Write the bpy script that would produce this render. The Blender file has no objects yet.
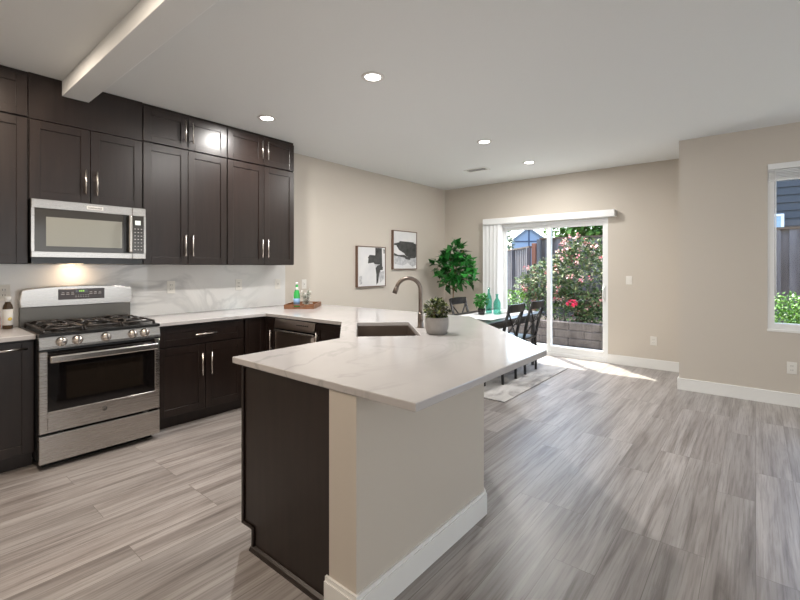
import bpy, bmesh, math, random
from mathutils import Vector, Matrix
random.seed(7)
C = bpy.context.scene.collection
PI = math.pi
SC = bpy.context.scene

# ------------------------------------------------------------------ camera, world, lights
cam_d = bpy.data.cameras.new('camera'); cam = bpy.data.objects.new('camera', cam_d); C.objects.link(cam)
cam.location = (0, 0, 1.38); cam.rotation_euler = (PI/2, 0, 0.6908 - PI/2)
cam_d.sensor_width = 36; cam_d.lens = 430.4/800*36; cam_d.shift_y = -32.75/800; cam_d.clip_end = 300; cam_d.clip_start = 0.02
SC.camera = cam
SC.view_settings.view_transform = 'Standard'; SC.view_settings.look = 'None'
SC.view_settings.gamma = 1; SC.view_settings.use_curve_mapping = False
SC.view_settings.exposure = 0.45
w = bpy.data.worlds.new('world'); SC.world = w; w.use_nodes = True
nt = w.node_tree
sky = nt.nodes.new('ShaderNodeTexSky'); sky.sky_type = 'NISHITA'; sky.sun_disc = False
sky.sun_elevation = math.radians(58); sky.sun_rotation = math.radians(40); sky.dust_density = 2.0; sky.air_density = 1.0
bg = nt.nodes['Background']; bg.inputs['Strength'].default_value = 0.75
nt.links.new(sky.outputs[0], bg.inputs['Color'])

def lamp(name, kind, loc, direction, energy, color=(1, 1, 1), size=None, size_y=None, parent=None, **kw):
    d = bpy.data.lights.new(name, kind); d.energy = energy; d.color = color
    if size is not None and kind == 'AREA':
        d.size = size
        if size_y: d.shape = 'RECTANGLE'; d.size_y = size_y
    for k, v in kw.items(): setattr(d, k, v)
    o = bpy.data.objects.new(name, d); C.objects.link(o)
    o.location = loc
    o.rotation_euler = Vector(direction).to_track_quat('-Z', 'Y').to_euler()
    if parent: o.parent = parent; o.location = Vector(loc) - parent.location
    return o
sd = Vector((-0.65*0.524, -0.76*0.524, -0.852))
lamp('sun', 'SUN', (12, 12, 20), sd, 11.0, (1.0, 0.95, 0.86), angle=0.009)
# added area fill behind and left of the camera; no windows stand there
lamp('fill_light', 'AREA', (2.2, -4.1, 1.5), (0, 1, 0.12), 58, (0.93, 0.97, 1.0), 5.0, 2.0)
lamp('fill_light', 'AREA', (-2.1, 0.6, 1.5), (1, 0.15, 0.12), 20, (1.0, 0.86, 0.74), 4.0, 2.0)

# ------------------------------------------------------------------ materials
MATS = {}
def mat(name, col=(0.8, 0.8, 0.8), rough=0.5, metal=0.0, spec=0.5, coat=0.0, emit=None, estr=0.0, trans=0.0):
    m = bpy.data.materials.new(name); m.use_nodes = True
    b = m.node_tree.nodes['Principled BSDF']
    b.inputs['Base Color'].default_value = (*col, 1); b.inputs['Roughness'].default_value = rough
    b.inputs['Metallic'].default_value = metal; b.inputs['Specular IOR Level'].default_value = spec
    b.inputs['Coat Weight'].default_value = coat; b.inputs['Coat Roughness'].default_value = 0.08
    b.inputs['Transmission Weight'].default_value = trans
    if emit: b.inputs['Emission Color'].default_value = (*emit, 1); b.inputs['Emission Strength'].default_value = estr
    MATS[name] = m
    return m
def nodes(m): return m.node_tree.nodes, m.node_tree.links, m.node_tree.nodes['Principled BSDF']
def noise(m, scale=(1, 1, 1), nscale=5, detail=4, rough=0.5, dist=0.0, dim4=False):
    N, L, b = nodes(m)
    tc = N.new('ShaderNodeTexCoord'); mp = N.new('ShaderNodeMapping'); mp.inputs['Scale'].default_value = scale
    L.new(tc.outputs['Object'], mp.inputs['Vector'])
    n = N.new('ShaderNodeTexNoise'); n.inputs['Scale'].default_value = nscale; n.inputs['Detail'].default_value = detail
    n.inputs['Roughness'].default_value = rough; n.inputs['Distortion'].default_value = dist
    if dim4: n.noise_dimensions = '4D'
    L.new(mp.outputs[0], n.inputs['Vector'])
    return n
def ramp(m, src, stops):
    N, L, b = nodes(m)
    r = N.new('ShaderNodeValToRGB'); e = r.color_ramp.elements
    while len(e) < len(stops): e.new(0.5)
    for el, (p, c) in zip(e, stops): el.position = p; el.color = (*c, 1)
    L.new(src, r.inputs[0]); return r
def tint(m, a, c, **kw):
    n = noise(m, **kw); r = ramp(m, n.outputs['Fac'], [(0.3, a), (0.7, c)])
    m.node_tree.links.new(r.outputs[0], nodes(m)[2].inputs['Base Color']); return m
def bump(m, strength=0.1, dist=0.002, **kw):
    N, L, b = nodes(m); n = noise(m, **kw); bp = N.new('ShaderNodeBump')
    bp.inputs['Strength'].default_value = strength; bp.inputs['Distance'].default_value = dist
    L.new(n.outputs['Fac'], bp.inputs['Height']); L.new(bp.outputs[0], b.inputs['Normal']); return m

WALL = (0.60, 0.55, 0.485)
m_wall = bump(mat('beige_wall_paint', WALL, 0.55, spec=0.3), 0.25, 0.002, nscale=90, detail=3)
m_ceil = bump(mat('white_ceiling_paint', (0.80, 0.82, 0.82), 0.7, spec=0.2), 0.2, 0.002, nscale=70, detail=3)
m_trim = mat('white_trim_paint', (0.84, 0.84, 0.82), 0.35)
m_vinyl = mat('white_vinyl', (0.85, 0.86, 0.86), 0.3)
m_plate = mat('white_plastic_plate', (0.80, 0.78, 0.73), 0.35)
m_slot = mat('dark_slot', (0.03, 0.03, 0.03), 0.5)

# floor planks (run along X)
m_floor = mat('grey_plank_floor', (0.4, 0.36, 0.33), 0.33, spec=0.75)
N, L, b = nodes(m_floor)
tc = N.new('ShaderNodeTexCoord'); br = N.new('ShaderNodeTexBrick')
br.offset = 0.37; br.offset_frequency = 3
for k, v in (('Scale', 1), ('Brick Width', 1.25), ('Row Height', 0.185), ('Mortar Size', 0.0013), ('Mortar Smooth', 0.2), ('Bias', 0.0)): br.inputs[k].default_value = v
br.inputs['Color1'].default_value = (0, 0, 0, 1); br.inputs['Color2'].default_value = (1, 1, 1, 1); br.inputs['Mortar'].default_value = (0.5, 0.5, 0.5, 1)
L.new(tc.outputs['Object'], br.inputs['Vector'])
ml = N.new('ShaderNodeMath'); ml.operation = 'MULTIPLY'; ml.inputs[1].default_value = 40; L.new(br.outputs['Color'], ml.inputs[0])
def fl_noise(scale, ns, det, dist):
    n = noise(m_floor, scale=scale, nscale=ns, detail=det, dist=dist, rough=0.6, dim4=True)
    L.new(ml.outputs[0], n.inputs['W']); return n
n1 = fl_noise((0.5, 7.5, 1), 1.6, 8, 0.75); n2 = fl_noise((2.0, 65, 1), 1.5, 6, 0.5)
r1 = ramp(m_floor, n1.outputs['Fac'], [(0.28, (0.15, 0.13, 0.118)), (0.42, (0.28, 0.252, 0.238)), (0.56, (0.40, 0.372, 0.357)), (0.78, (0.50, 0.475, 0.465))])
r2 = ramp(m_floor, n2.outputs['Fac'], [(0.34, (0.66, 0.64, 0.63)), (0.54, (1, 1, 1))])
def mix(m, kind, fac, a, c):
    N, L, _ = nodes(m); x = N.new('ShaderNodeMix'); x.data_type = 'RGBA'; x.blend_type = kind
    for s, v in ((0, fac), (6, a), (7, c)):
        if hasattr(v, 'is_linked'): L.new(v, x.inputs[s])
        else: x.inputs[s].default_value = v if s == 0 else (*v, 1)
    return x.outputs[2]
cm = mix(m_floor, 'MULTIPLY', 1.0, r1.outputs[0], r2.outputs[0])
r3 = ramp(m_floor, br.outputs['Color'], [(0, (0.80, 0.79, 0.78)), (1, (1.10, 1.09, 1.08))])
cm = mix(m_floor, 'MULTIPLY', 1.0, cm, r3.outputs[0])
cm = mix(m_floor, 'MIX', br.outputs['Fac'], cm, (0.15, 0.13, 0.115))
L.new(cm, b.inputs['Base Color'])
bp = N.new('ShaderNodeBump'); bp.inputs['Strength'].default_value = 0.12; bp.inputs['Distance'].default_value = 0.002
L.new(n2.outputs['Fac'], bp.inputs['Height']); L.new(bp.outputs[0], b.inputs['Normal'])

def quartz(name, base, vein, rough, scale, vw=0.03):
    m = mat(name, base, rough, coat=0.0); N, L, b = nodes(m)
    n = noise(m, scale=(1.0, 1.7, 1.3), nscale=scale, detail=5, rough=0.55, dist=1.6)
    r = ramp(m, n.outputs['Fac'], [(0.5 - vw*1.6, (0, 0, 0)), (0.5 - vw*0.2, (1, 1, 1)), (0.5 + vw*0.2, (1, 1, 1)), (0.5 + vw*1.6, (0, 0, 0))])
    n2 = noise(m, nscale=scale*0.6, detail=2)
    r2 = ramp(m, n2.outputs['Fac'], [(0.42, (0, 0, 0)), (0.65, (1, 1, 1))])
    f = mix(m, 'MULTIPLY', 1.0, r.outputs[0], r2.outputs[0])
    n3 = noise(m, nscale=3.0, detail=3); r3 = ramp(m, n3.outputs['Fac'], [(0.3, tuple(x*0.94 for x in base)), (0.7, base)])
    L.new(mix(m, 'MIX', f, r3.outputs[0], vein), b.inputs['Base Color']); return m
m_quartz = quartz('white_quartz_counter', (0.52, 0.50, 0.495), (0.41, 0.40, 0.395), 0.12, 0.8, 0.016)
m_splash = quartz('marble_backsplash', (0.80, 0.795, 0.78), (0.54, 0.54, 0.535), 0.04, 0.8, 0.024)

m_cab = tint(mat('espresso_cabinet_wood', (0.03, 0.02, 0.018), 0.33, spec=0.52), (0.0105, 0.0054, 0.0040), (0.019, 0.0108, 0.0083), scale=(14, 14, 1.2), nscale=2, detail=5)
m_cabin = mat('cabinet_shadow_gap', (0.008, 0.006, 0.005), 0.6)
m_steel = mat('brushed_stainless_steel', (0.51, 0.485, 0.46), 0.26, 1.0)
N, L, b = nodes(m_steel); n = noise(m_steel, scale=(1, 1, 300), nscale=4, detail=2)
r = ramp(m_steel, n.outputs['Fac'], [(0.3, (0.255, 0.255, 0.255)), (0.7, (0.29, 0.29, 0.29))]); L.new(r.outputs[0], b.inputs['Roughness'])
m_nickel = mat('satin_nickel', (0.62, 0.58, 0.54), 0.25, 1.0)
m_faucet = mat('brushed_bronze_nickel', (0.24, 0.20, 0.175), 0.3, 1.0)
m_dws = mat('brown_reflection_steel', (0.50, 0.42, 0.37), 0.3, 1.0)  # brown of the reflected dark island is put into the steel colour
m_blackglass = mat('black_oven_glass', (0.006, 0.005, 0.005), 0.05, spec=0.6)
m_mwglass = mat('smoked_microwave_glass', (0.045, 0.042, 0.038), 0.12)
m_mwscreen = mat('grey_mesh_window', (0.27, 0.27, 0.235), 0.22)
m_black = mat('black_enamel', (0.012, 0.012, 0.012), 0.25)
m_iron = mat('cast_iron', (0.022, 0.018, 0.017), 0.35)
m_strip = mat('dark_steel_strip', (0.16, 0.15, 0.135), 0.35, 0.8)
m_display = mat('brown_control_display', (0.035, 0.02, 0.017), 0.2)
m_mark = mat('pale_print', (0.55, 0.5, 0.48), 0.5)
m_green_led = mat('green_clock_digits', (0.1, 0.3, 0.05), 0.5, emit=(0.45, 0.8, 0.1), estr=0.6)
m_knob = mat('brushed_knob', (0.70, 0.66, 0.62), 0.25, 1.0)
m_warm = mat('warm_bulb', (1, 0.9, 0.7), 0.4, emit=(1, 0.78, 0.5), estr=6)
m_lens = mat('led_lens', (1, 1, 1), 0.4, emit=(1, 0.97, 0.92), estr=9)
m_canring = mat('can_trim_ring', (0.72, 0.70, 0.68), 0.4)
m_basin = mat('sink_steel', (0.26, 0.215, 0.185), 0.33, 1.0)
m_walnut = tint(mat('walnut_tray_wood', (0.2, 0.09, 0.04), 0.45), (0.13, 0.05, 0.022), (0.27, 0.12, 0.055), scale=(3, 3, 40), nscale=3)
m_concrete = bump(tint(mat('grey_concrete_pot', (0.3, 0.3, 0.3), 0.8), (0.30, 0.285, 0.275), (0.36, 0.345, 0.33), nscale=18), 0.3, 0.002, nscale=60)
m_soil = mat('soil', (0.035, 0.022, 0.015), 0.95)
def leafmat(name, cols, rough=0.45):
    m = mat(name, cols[0], rough); N, L, b = nodes(m); g = N.new('ShaderNodeNewGeometry')
    k = len(cols); r = ramp(m, g.outputs['Random Per Island'], [(i/max(1, k-1), c) for i, c in enumerate(cols)])
    L.new(r.outputs[0], b.inputs['Base Color'])
    b.inputs['Subsurface Weight'].default_value = 0.0
    return m
m_leaf_fic = leafmat('glossy_green_leaf', [(0.008, 0.06, 0.010), (0.022, 0.16, 0.026), (0.045, 0.27, 0.045)], 0.3)
m_leaf_pot = leafmat('olive_yellow_leaf', [(0.014, 0.022, 0.008), (0.05, 0.075, 0.018), (0.26, 0.30, 0.08)])
m_leaf_tab = leafmat('fresh_green_leaf', [(0.02, 0.16, 0.02), (0.05, 0.30, 0.04)])
m_leaf_rose = leafmat('rose_leaf', [(0.025, 0.055, 0.018), (0.06, 0.115, 0.03), (0.13, 0.19, 0.06), (0.30, 0.28, 0.17)], 0.75)
m_petal = leafmat('rose_petal', [(0.62, 0.06, 0.12), (0.75, 0.30, 0.30), (0.78, 0.50, 0.45), (0.78, 0.66, 0.55)])
m_pink = mat('hot_pink_petal', (0.75, 0.03, 0.10), 0.5)
m_leaf_low = leafmat('bright_shrub_leaf', [(0.05, 0.15, 0.015), (0.11, 0.27, 0.025), (0.24, 0.40, 0.05)])
m_leaf_tree = leafmat('tree_leaf', [(0.05, 0.15, 0.02), (0.11, 0.25, 0.035), (0.24, 0.38, 0.07)], 0.7)
m_leaf_dk = leafmat('conifer_leaf', [(0.05, 0.13, 0.06), (0.14, 0.22, 0.09)])
m_bark = mat('bark', (0.13, 0.085, 0.055), 0.9)
m_stem = mat('pale_stem', (0.26, 0.17, 0.10), 0.7)
m_blackwood = mat('black_painted_wood', (0.012, 0.012, 0.013), 0.3)
m_runner = mat('striped_runner_cloth', (0.8, 0.8, 0.8), 0.85)
N, L, b = nodes(m_runner); tc = N.new('ShaderNodeTexCoord'); wv = N.new('ShaderNodeTexWave'); wv.bands_direction = 'Y'; wv.inputs['Scale'].default_value = 2.6
L.new(tc.outputs['Object'], wv.inputs['Vector']); r = ramp(m_runner, wv.outputs['Fac'], [(0.86, (0.78, 0.78, 0.79)), (0.93, (0.45, 0.46, 0.49))]); L.new(r.outputs[0], b.inputs['Base Color'])
m_white = mat('white_cloth', (0.82, 0.82, 0.83), 0.8)
m_whitepot = mat('white_ceramic', (0.78, 0.77, 0.75), 0.25)
m_rug = mat('grey_abstract_rug', (0.5, 0.47, 0.44), 0.95)
N, L, b = nodes(m_rug); n = noise(m_rug, scale=(1, 2.2, 1), nscale=2.2, detail=8, rough=0.65, dist=0.9)
r = ramp(m_rug, n.outputs['Fac'], [(0.36, (0.22, 0.21, 0.205)), (0.47, (0.38, 0.365, 0.35)), (0.6, (0.46, 0.445, 0.43))]); L.new(r.outputs[0], b.inputs['Base Color'])
m_frameoak = mat('brown_frame_wood', (0.16, 0.095, 0.065), 0.5)
m_canvas = tint(mat('offwhite_canvas', (0.7, 0.7, 0.7), 0.8), (0.64, 0.645, 0.66), (0.76, 0.755, 0.75), nscale=5)
m_char = tint(mat('charcoal_paint', (0.05, 0.05, 0.05), 0.8), (0.035, 0.035, 0.034), (0.085, 0.085, 0.082), nscale=14, detail=6)
m_midgrey = tint(mat('grey_wash_paint', (0.4, 0.4, 0.42), 0.8), (0.33, 0.34, 0.36), (0.62, 0.62, 0.63), nscale=20, detail=6)
m_bottle = mat('green_bottle_glass', (0.05, 0.45, 0.10), 0.08, spec=0.6)
m_cap = mat('white_cap', (0.80, 0.80, 0.78), 0.4)
m_lblblue = mat('blue_paper_label', (0.25, 0.42, 0.66), 0.5)
m_lblgreen = mat('pale_neck_label', (0.62, 0.68, 0.62), 0.5)
m_amber = mat('amber_bottle_glass', (0.055, 0.03, 0.012), 0.1, spec=0.6)
m_lblcream = mat('cream_paper_label', (0.80, 0.79, 0.76), 0.5)
m_lblyellow = mat('yellow_print', (0.65, 0.48, 0.10), 0.5)
m_orange = mat('orange_jar', (0.75, 0.25, 0.10), 0.4)
def glass(name, col=(0.97, 0.99, 0.98), refl=0.07, rough=0.0):
    m = bpy.data.materials.new(name); m.use_nodes = True; N = m.node_tree.nodes; L = m.node_tree.links
    N.remove(N['Principled BSDF'])
    t = N.new('ShaderNodeBsdfTransparent'); t.inputs[0].default_value = (*col, 1)
    g = N.new('ShaderNodeBsdfGlossy'); g.inputs['Roughness'].default_value = rough
    f = N.new('ShaderNodeFresnel'); f.inputs['IOR'].default_value = 1.45
    gm = N.new('ShaderNodeNewGeometry'); mu = N.new('ShaderNodeMath'); mu.operation = 'MULTIPLY_ADD'; mu.inputs[1].default_value = -1; mu.inputs[2].default_value = 1
    L.new(gm.outputs['Backfacing'], mu.inputs[0]); mm = N.new('ShaderNodeMath'); mm.operation = 'MULTIPLY'; L.new(mu.outputs[0], mm.inputs[0]); L.new(f.outputs[0], mm.inputs[1])
    x = N.new('ShaderNodeMixShader'); L.new(mm.outputs[0], x.inputs[0]); L.new(t.outputs[0], x.inputs[1]); L.new(g.outputs[0], x.inputs[2])
    L.new(x.outputs[0], N['Material Output'].inputs['Surface']); return m
m_glass = glass('window_glass')
m_teal = glass('teal_bottle_glass', (0.62, 0.88, 0.82))
m_clear = glass('clear_vase_glass', (0.93, 0.95, 0.94))
# outdoors
m_fence = mat('weathered_fence_boards', (0.3, 0.27, 0.26), 0.85)
N, L, b = nodes(m_fence); n = noise(m_fence, scale=(3, 3, 0.35), nscale=3, detail=5)
r = ramp(m_fence, n.outputs['Fac'], [(0.3, (0.10, 0.083, 0.08)), (0.7, (0.20, 0.178, 0.177))]); L.new(r.outputs[0], b.inputs['Base Color'])
m_post = mat('rust_brown_post', (0.30, 0.115, 0.07), 0.8)
m_block = bump(tint(mat('concrete_block', (0.3, 0.27, 0.25), 0.9), (0.06, 0.048, 0.044), (0.12, 0.10, 0.093), nscale=5, detail=7), 0.5, 0.01, nscale=25)
m_patio = tint(mat('patio_concrete', (0.45, 0.44, 0.42), 0.85), (0.40, 0.39, 0.37), (0.50, 0.49, 0.46), nscale=3)
m_bed = tint(mat('bark_mulch', (0.09, 0.06, 0.045), 0.95), (0.03, 0.02, 0.016), (0.085, 0.058, 0.046), nscale=30)
m_siding = mat('slate_blue_siding', (0.058, 0.056, 0.060), 0.7)
m_bluehouse = mat('pale_blue_siding', (0.36, 0.40, 0.49), 0.7)
m_darktrim = mat('dark_blue_trim', (0.09, 0.10, 0.15), 0.7)
m_roof = mat('grey_shingle_roof', (0.30, 0.30, 0.33), 0.9)
m_skyglass = mat('house_window_glass', (0.30, 0.42, 0.55), 0.1)

# ------------------------------------------------------------------ builders
def base_of(o):
    v = Vector((0, 0, 0))
    while o is not None: v += o.location; o = o.parent
    return v
IDENT = Matrix()
class MB:
    """collects shapes (world coords, optional transform) and links them as ONE mesh object"""
    def __init__(s, M=None): s.bm = bmesh.new(); s.M = M or Matrix(); s.mi = 0
    def _fin(s, verts, faces, smooth=False):
        for f in faces: f.material_index = s.mi; f.smooth = smooth
        if s.M != IDENT: bmesh.ops.transform(s.bm, matrix=s.M, verts=verts)
    def box(s, x0, x1, y0, y1, z0, z1, bev=0.0, seg=1, rot=None):
        r = bmesh.ops.create_cube(s.bm, size=1); vs = r['verts']
        bmesh.ops.scale(s.bm, vec=(abs(x1-x0), abs(y1-y0), abs(z1-z0)), verts=vs)
        if bev:
            es = list({e for v in vs for e in v.link_edges})
            q = bmesh.ops.bevel(s.bm, geom=es, offset=bev, segments=seg, affect='EDGES', profile=0.5)
            vs = list({v for f in q['faces'] for v in f.verts} | {v for v in vs if v.is_valid})
            vs = list({v for v0 in vs for f in v0.link_faces for v in f.verts})
        if rot: bmesh.ops.transform(s.bm, matrix=rot, verts=vs)
        bmesh.ops.translate(s.bm, vec=((x0+x1)/2, (y0+y1)/2, (z0+z1)/2), verts=vs)
        s._fin(vs, {f for v in vs for f in v.link_faces}); return s
    def prism(s, pts, a0, a1, axis='z'):
        """extrude a 2D outline between a0 and a1; axis z: pts=(x,y); y: pts=(x,z); x: pts=(y,z)"""
        def P(p, a): return (p[0], p[1], a) if axis == 'z' else ((p[0], a, p[1]) if axis == 'y' else (a, p[0], p[1]))
        lo = [s.bm.verts.new(P(p, a0)) for p in pts]; hi = [s.bm.verts.new(P(p, a1)) for p in pts]
        fs = [s.bm.faces.new(lo), s.bm.faces.new(hi)]; n = len(pts)
        for i in range(n): fs.append(s.bm.faces.new((lo[i], lo[(i+1) % n], hi[(i+1) % n], hi[i])))
        bmesh.ops.recalc_face_normals(s.bm, faces=fs); s._fin(lo+hi, fs); return s
    def slab(s, outer, hole, z0, z1):
        es = []; vs = []
        for loop in (outer, hole):
            v = [s.bm.verts.new((p[0], p[1], z0)) for p in loop]; vs += v
            es += [s.bm.edges.new((v[i], v[(i+1) % len(v)])) for i in range(len(v))]
        r = bmesh.ops.triangle_fill(s.bm, edges=es, use_beauty=True, use_dissolve=False)
        fs = [g for g in r['geom'] if isinstance(g, bmesh.types.BMFace)]
        e = bmesh.ops.extrude_face_region(s.bm, geom=fs); nv = [g for g in e['geom'] if isinstance(g, bmesh.types.BMVert)]
        bmesh.ops.translate(s.bm, vec=(0, 0, z1-z0), verts=nv)
        allf = list({f for v in vs+nv for f in v.link_faces}); bmesh.ops.recalc_face_normals(s.bm, faces=allf)
        s._fin(vs+nv, allf); return s
    def tube(s, path, rad, n=10, caps=True, smooth=True):
        path = [Vector(p) for p in path]; k = len(path)
        rads = rad if isinstance(rad, (list, tuple)) else [rad]*k
        rings = []; up = None
        for i, p in enumerate(path):
            t = (path[min(i+1, k-1)] - path[max(i-1, 0)]).normalized()
            if up is None:
                up = Vector((0, 0, 1)) if abs(t.z) < 0.9 else Vector((1, 0, 0))
            a = (up - t*up.dot(t)).normalized(); up = a; c = t.cross(a)
            rings.append([s.bm.verts.new(p + rads[i]*(a*math.cos(2*PI*j/n) + c*math.sin(2*PI*j/n))) for j in range(n)])
        fs = []
        for q in range(k-1):
            for j in range(n): fs.append(s.bm.faces.new((rings[q][j], rings[q][(j+1) % n], rings[q+1][(j+1) % n], rings[q+1][j])))
        cf = []
        if caps: cf = [s.bm.faces.new(rings[0]), s.bm.faces.new(rings[-1])]
        bmesh.ops.recalc_face_normals(s.bm, faces=fs+cf)
        s._fin([v for r in rings for v in r], fs, smooth)
        for f in cf: f.material_index = s.mi
        return s
    def lathe(s, c, prof, n=24, smooth=True, axis=None, caps=True):
        """prof: list of (r, z) from bottom to top, around vertical axis at c (or around axis vector)"""
        rings = []; R = Matrix()
        if axis is not None: R = Vector((0, 0, 1)).rotation_difference(Vector(axis)).to_matrix().to_4x4()
        for r, z in prof:
            rings.append([s.bm.verts.new(Vector(c) + R @ Vector((r*math.cos(2*PI*j/n), r*math.sin(2*PI*j/n), z))) for j in range(n)] if r > 1e-6 else [s.bm.verts.new(Vector(c) + R @ Vector((0, 0, z)))])
        fs = []
        for q in range(len(rings)-1):
            A, B = rings[q], rings[q+1]
            for j in range(n):
                k = (j+1) % n
                if len(A) > 1 and len(B) > 1: fs.append(s.bm.faces.new((A[j], A[k], B[k], B[j])))
                elif len(A) > 1: fs.append(s.bm.faces.new((A[j], A[k], B[0])))
                elif len(B) > 1: fs.append(s.bm.faces.new((A[0], B[k], B[j])))
        if caps and len(rings[0]) > 1: fs.append(s.bm.faces.new(rings[0]))
        if caps and len(rings[-1]) > 1: fs.append(s.bm.faces.new(rings[-1]))
        bmesh.ops.recalc_face_normals(s.bm, faces=fs); s._fin([v for r in rings for v in r], fs, smooth); return s
    def leaf(s, p, d, up, ln, wd, fold=0.15):
        p = Vector(p); d = Vector(d).normalized(); sd = d.cross(Vector(up))
        if sd.length < 1e-3: sd = d.cross(Vector((1, 0.3, 0)))
        sd.normalize(); nrm = sd.cross(d)
        v = [s.bm.verts.new(q) for q in (p, p+d*ln*0.4+sd*wd/2+nrm*fold*wd, p+d*ln-nrm*ln*0.15, p+d*ln*0.4-sd*wd/2+nrm*fold*wd, p+d*ln*0.45)]
        fs = [s.bm.faces.new(q) for q in ((v[0], v[1], v[4]), (v[1], v[2], v[4]), (v[2], v[3], v[4]), (v[3], v[0], v[4]))]
        s._fin(v, fs, True); return s
    def blob_leaves(s, c, rad, n, ln, wd, shell=0.55, rnd=random):
        for _ in range(n):
            while True:
                v = Vector((rnd.uniform(-1, 1), rnd.uniform(-1, 1), rnd.uniform(-1, 1)))
                if shell < v.length < 1: break
            p = Vector(c) + Vector((v.x*rad[0], v.y*rad[1], v.z*rad[2]))
            d = v + Vector((rnd.uniform(-1, 1), rnd.uniform(-1, 1), rnd.uniform(-0.7, 0.9)))
            s.leaf(p, d, (rnd.uniform(-.5, .5), rnd.uniform(-.5, .5), 1), ln*rnd.uniform(0.7, 1.3), wd*rnd.uniform(0.7, 1.3))
        return s
    def obj(s, name, mats, parent=None, bevel=0.0):
        me = bpy.data.meshes.new(name)
        if parent is not None: bmesh.ops.translate(s.bm, vec=-base_of(parent), verts=s.bm.verts)
        s.bm.to_mesh(me); s.bm.free()
        for m in (mats if isinstance(mats, (list, tuple)) else [mats]): me.materials.append(m)
        o = bpy.data.objects.new(name, me); C.objects.link(o)
        if parent is not None: o.parent = parent
        if bevel:
            q = o.modifiers.new('bevel', 'BEVEL'); q.width = bevel; q.segments = 2; q.limit_method = 'ANGLE'; q.angle_limit = math.radians(40)
        return o
def tag(o, label, cat, group=None, kind=None):
    o['label'] = label; o['category'] = cat
    if group: o['group'] = group
    if kind: o['kind'] = kind
    return o
def thing(name, label, cat, loc=(0, 0, 0), group=None):
    o = bpy.data.objects.new(name, None); C.objects.link(o); o.location = loc; o.empty_display_size = 0.1
    return tag(o, label, cat, group)
def struct(name, mb, m, label=None, bevel=0.0):
    o = mb.obj(name, m, None, bevel); o['kind'] = 'structure'
    if label: o['label'] = label
    return o
def copy_tree(o, parent=None):
    c = o.copy(); C.objects.link(c)
    if parent is not None: c.parent = parent
    for ch in list(o.children): copy_tree(ch, c)
    return c

# ------------------------------------------------------------------ the room shell
WY, DX, RX, CZ = 4.45, 6.70, 5.77, 2.81
struct('floor', MB().prism([(-2.2, -4.2), (5.77, -4.2), (5.77, 0.67), (6.70, 0.67), (6.70, 4.45), (-2.2, 4.45)], -0.08, 0), m_floor, 'grey-brown wood plank floor')
struct('ceiling', MB().box(-2.35, 6.85, -4.35, 4.6, CZ, CZ+0.12), m_ceil, 'white ceiling')
struct('wall_left', MB().box(-2.35, 6.85, WY, WY+0.15, -0.08, CZ), m_wall, 'beige wall behind the kitchen cabinets and pictures')
DY0, DY1, DZ = 1.645, 3.34, 2.095
struct('wall_back', MB().box(DX, DX+0.15, 0.52, DY0, -0.08, CZ).box(DX, DX+0.15, DY1, WY, -0.08, CZ).box(DX, DX+0.15, DY0, DY1, DZ, CZ).box(DX, DX+0.15, DY0, DY1, -0.08, -0.001), m_wall, 'beige wall around the sliding door')
struct('wall_recess', MB().box(RX+0.15, DX, 0.52, 0.67, -0.08, CZ), m_wall)
WY0, WY1, WZ0, WZ1 = -2.15, -0.092, 0.74, 2.43
struct('wall_right', MB().box(RX, RX+0.15, WY1, 0.67, -0.08, CZ).box(RX, RX+0.15, -4.2, WY0, -0.08, CZ).box(RX, RX+0.15, WY0, WY1, -0.08, WZ0).box(RX, RX+0.15, WY0, WY1, WZ1, CZ), m_wall, 'beige wall with the tall window at right')
struct('wall_near', MB().box(-2.2, 5.77, -4.35, -4.2, -0.08, CZ), m_wall)
struct('wall_front', MB().box(-2.35, -2.2, -4.2, 4.45, -0.08, CZ), m_wall)
struct('trim_1', MB().box(0.891, 1.064, -4.19, 4.098, 2.69, CZ), m_ceil, 'white ceiling beam over the kitchen', bevel=0.004)
def baseboard(name, pts_list):
    b = MB()
    for (x0, x1, y0, y1) in pts_list: b.box(x0, x1, y0, y1, 0, 0.118); b.box(x0 if x1-x0 > .02 else x0, x1, y0, y1, 0.118, 0.13, 0.003)
    return struct(name, b, m_trim, 'white baseboard')
baseboard('baseboard_back', [(DX-0.015, DX, 0.67, DY0-0.002), (DX-0.015, DX, DY1+0.002, WY)])
baseboard('baseboard_right', [(RX-0.015, RX, -4.2, 0.685), (RX, DX-0.015, 0.67, 0.685)])
baseboard('baseboard_left', [(3.30, DX-0.015, WY-0.015, WY)])
# peninsula half wall (knee wall) with its baseboard
KW = 0.886
struct('wall_peninsula', MB().prism([(1.16, 1.175), (2.16, 1.175), (3.28, 2.295), (3.28, 4.449), (3.125, 4.449), (3.125, 2.36), (2.095, 1.331), (1.16, 1.331)], 0, KW), m_wall, 'beige half wall under the peninsula countertop')
b = MB(); t = 0.016; q = t*0.414
for z0, z1, k in ((0, 0.112, 1.0), (0.112, 0.13, 0.65)):
    tt = t*k; qq = tt*0.414
    b.prism([(1.16-tt, 1.175-tt), (2.16+qq, 1.175-tt), (3.28+tt, 2.295-qq), (3.28+tt, 4.434), (3.2801, 4.434), (3.2801, 2.295), (2.16, 1.1749), (1.1599, 1.1749), (1.1599, 1.345), (1.16-tt, 1.345)], z0, z1)
struct('baseboard_peninsula', b, m_trim, 'white baseboard around the peninsula half wall')
# backsplash
struct('trim_2', MB().box(0.10, 3.16, WY-0.018, WY, 0.9205, 1.404), m_splash, 'white marble backsplash with grey veins')

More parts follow.
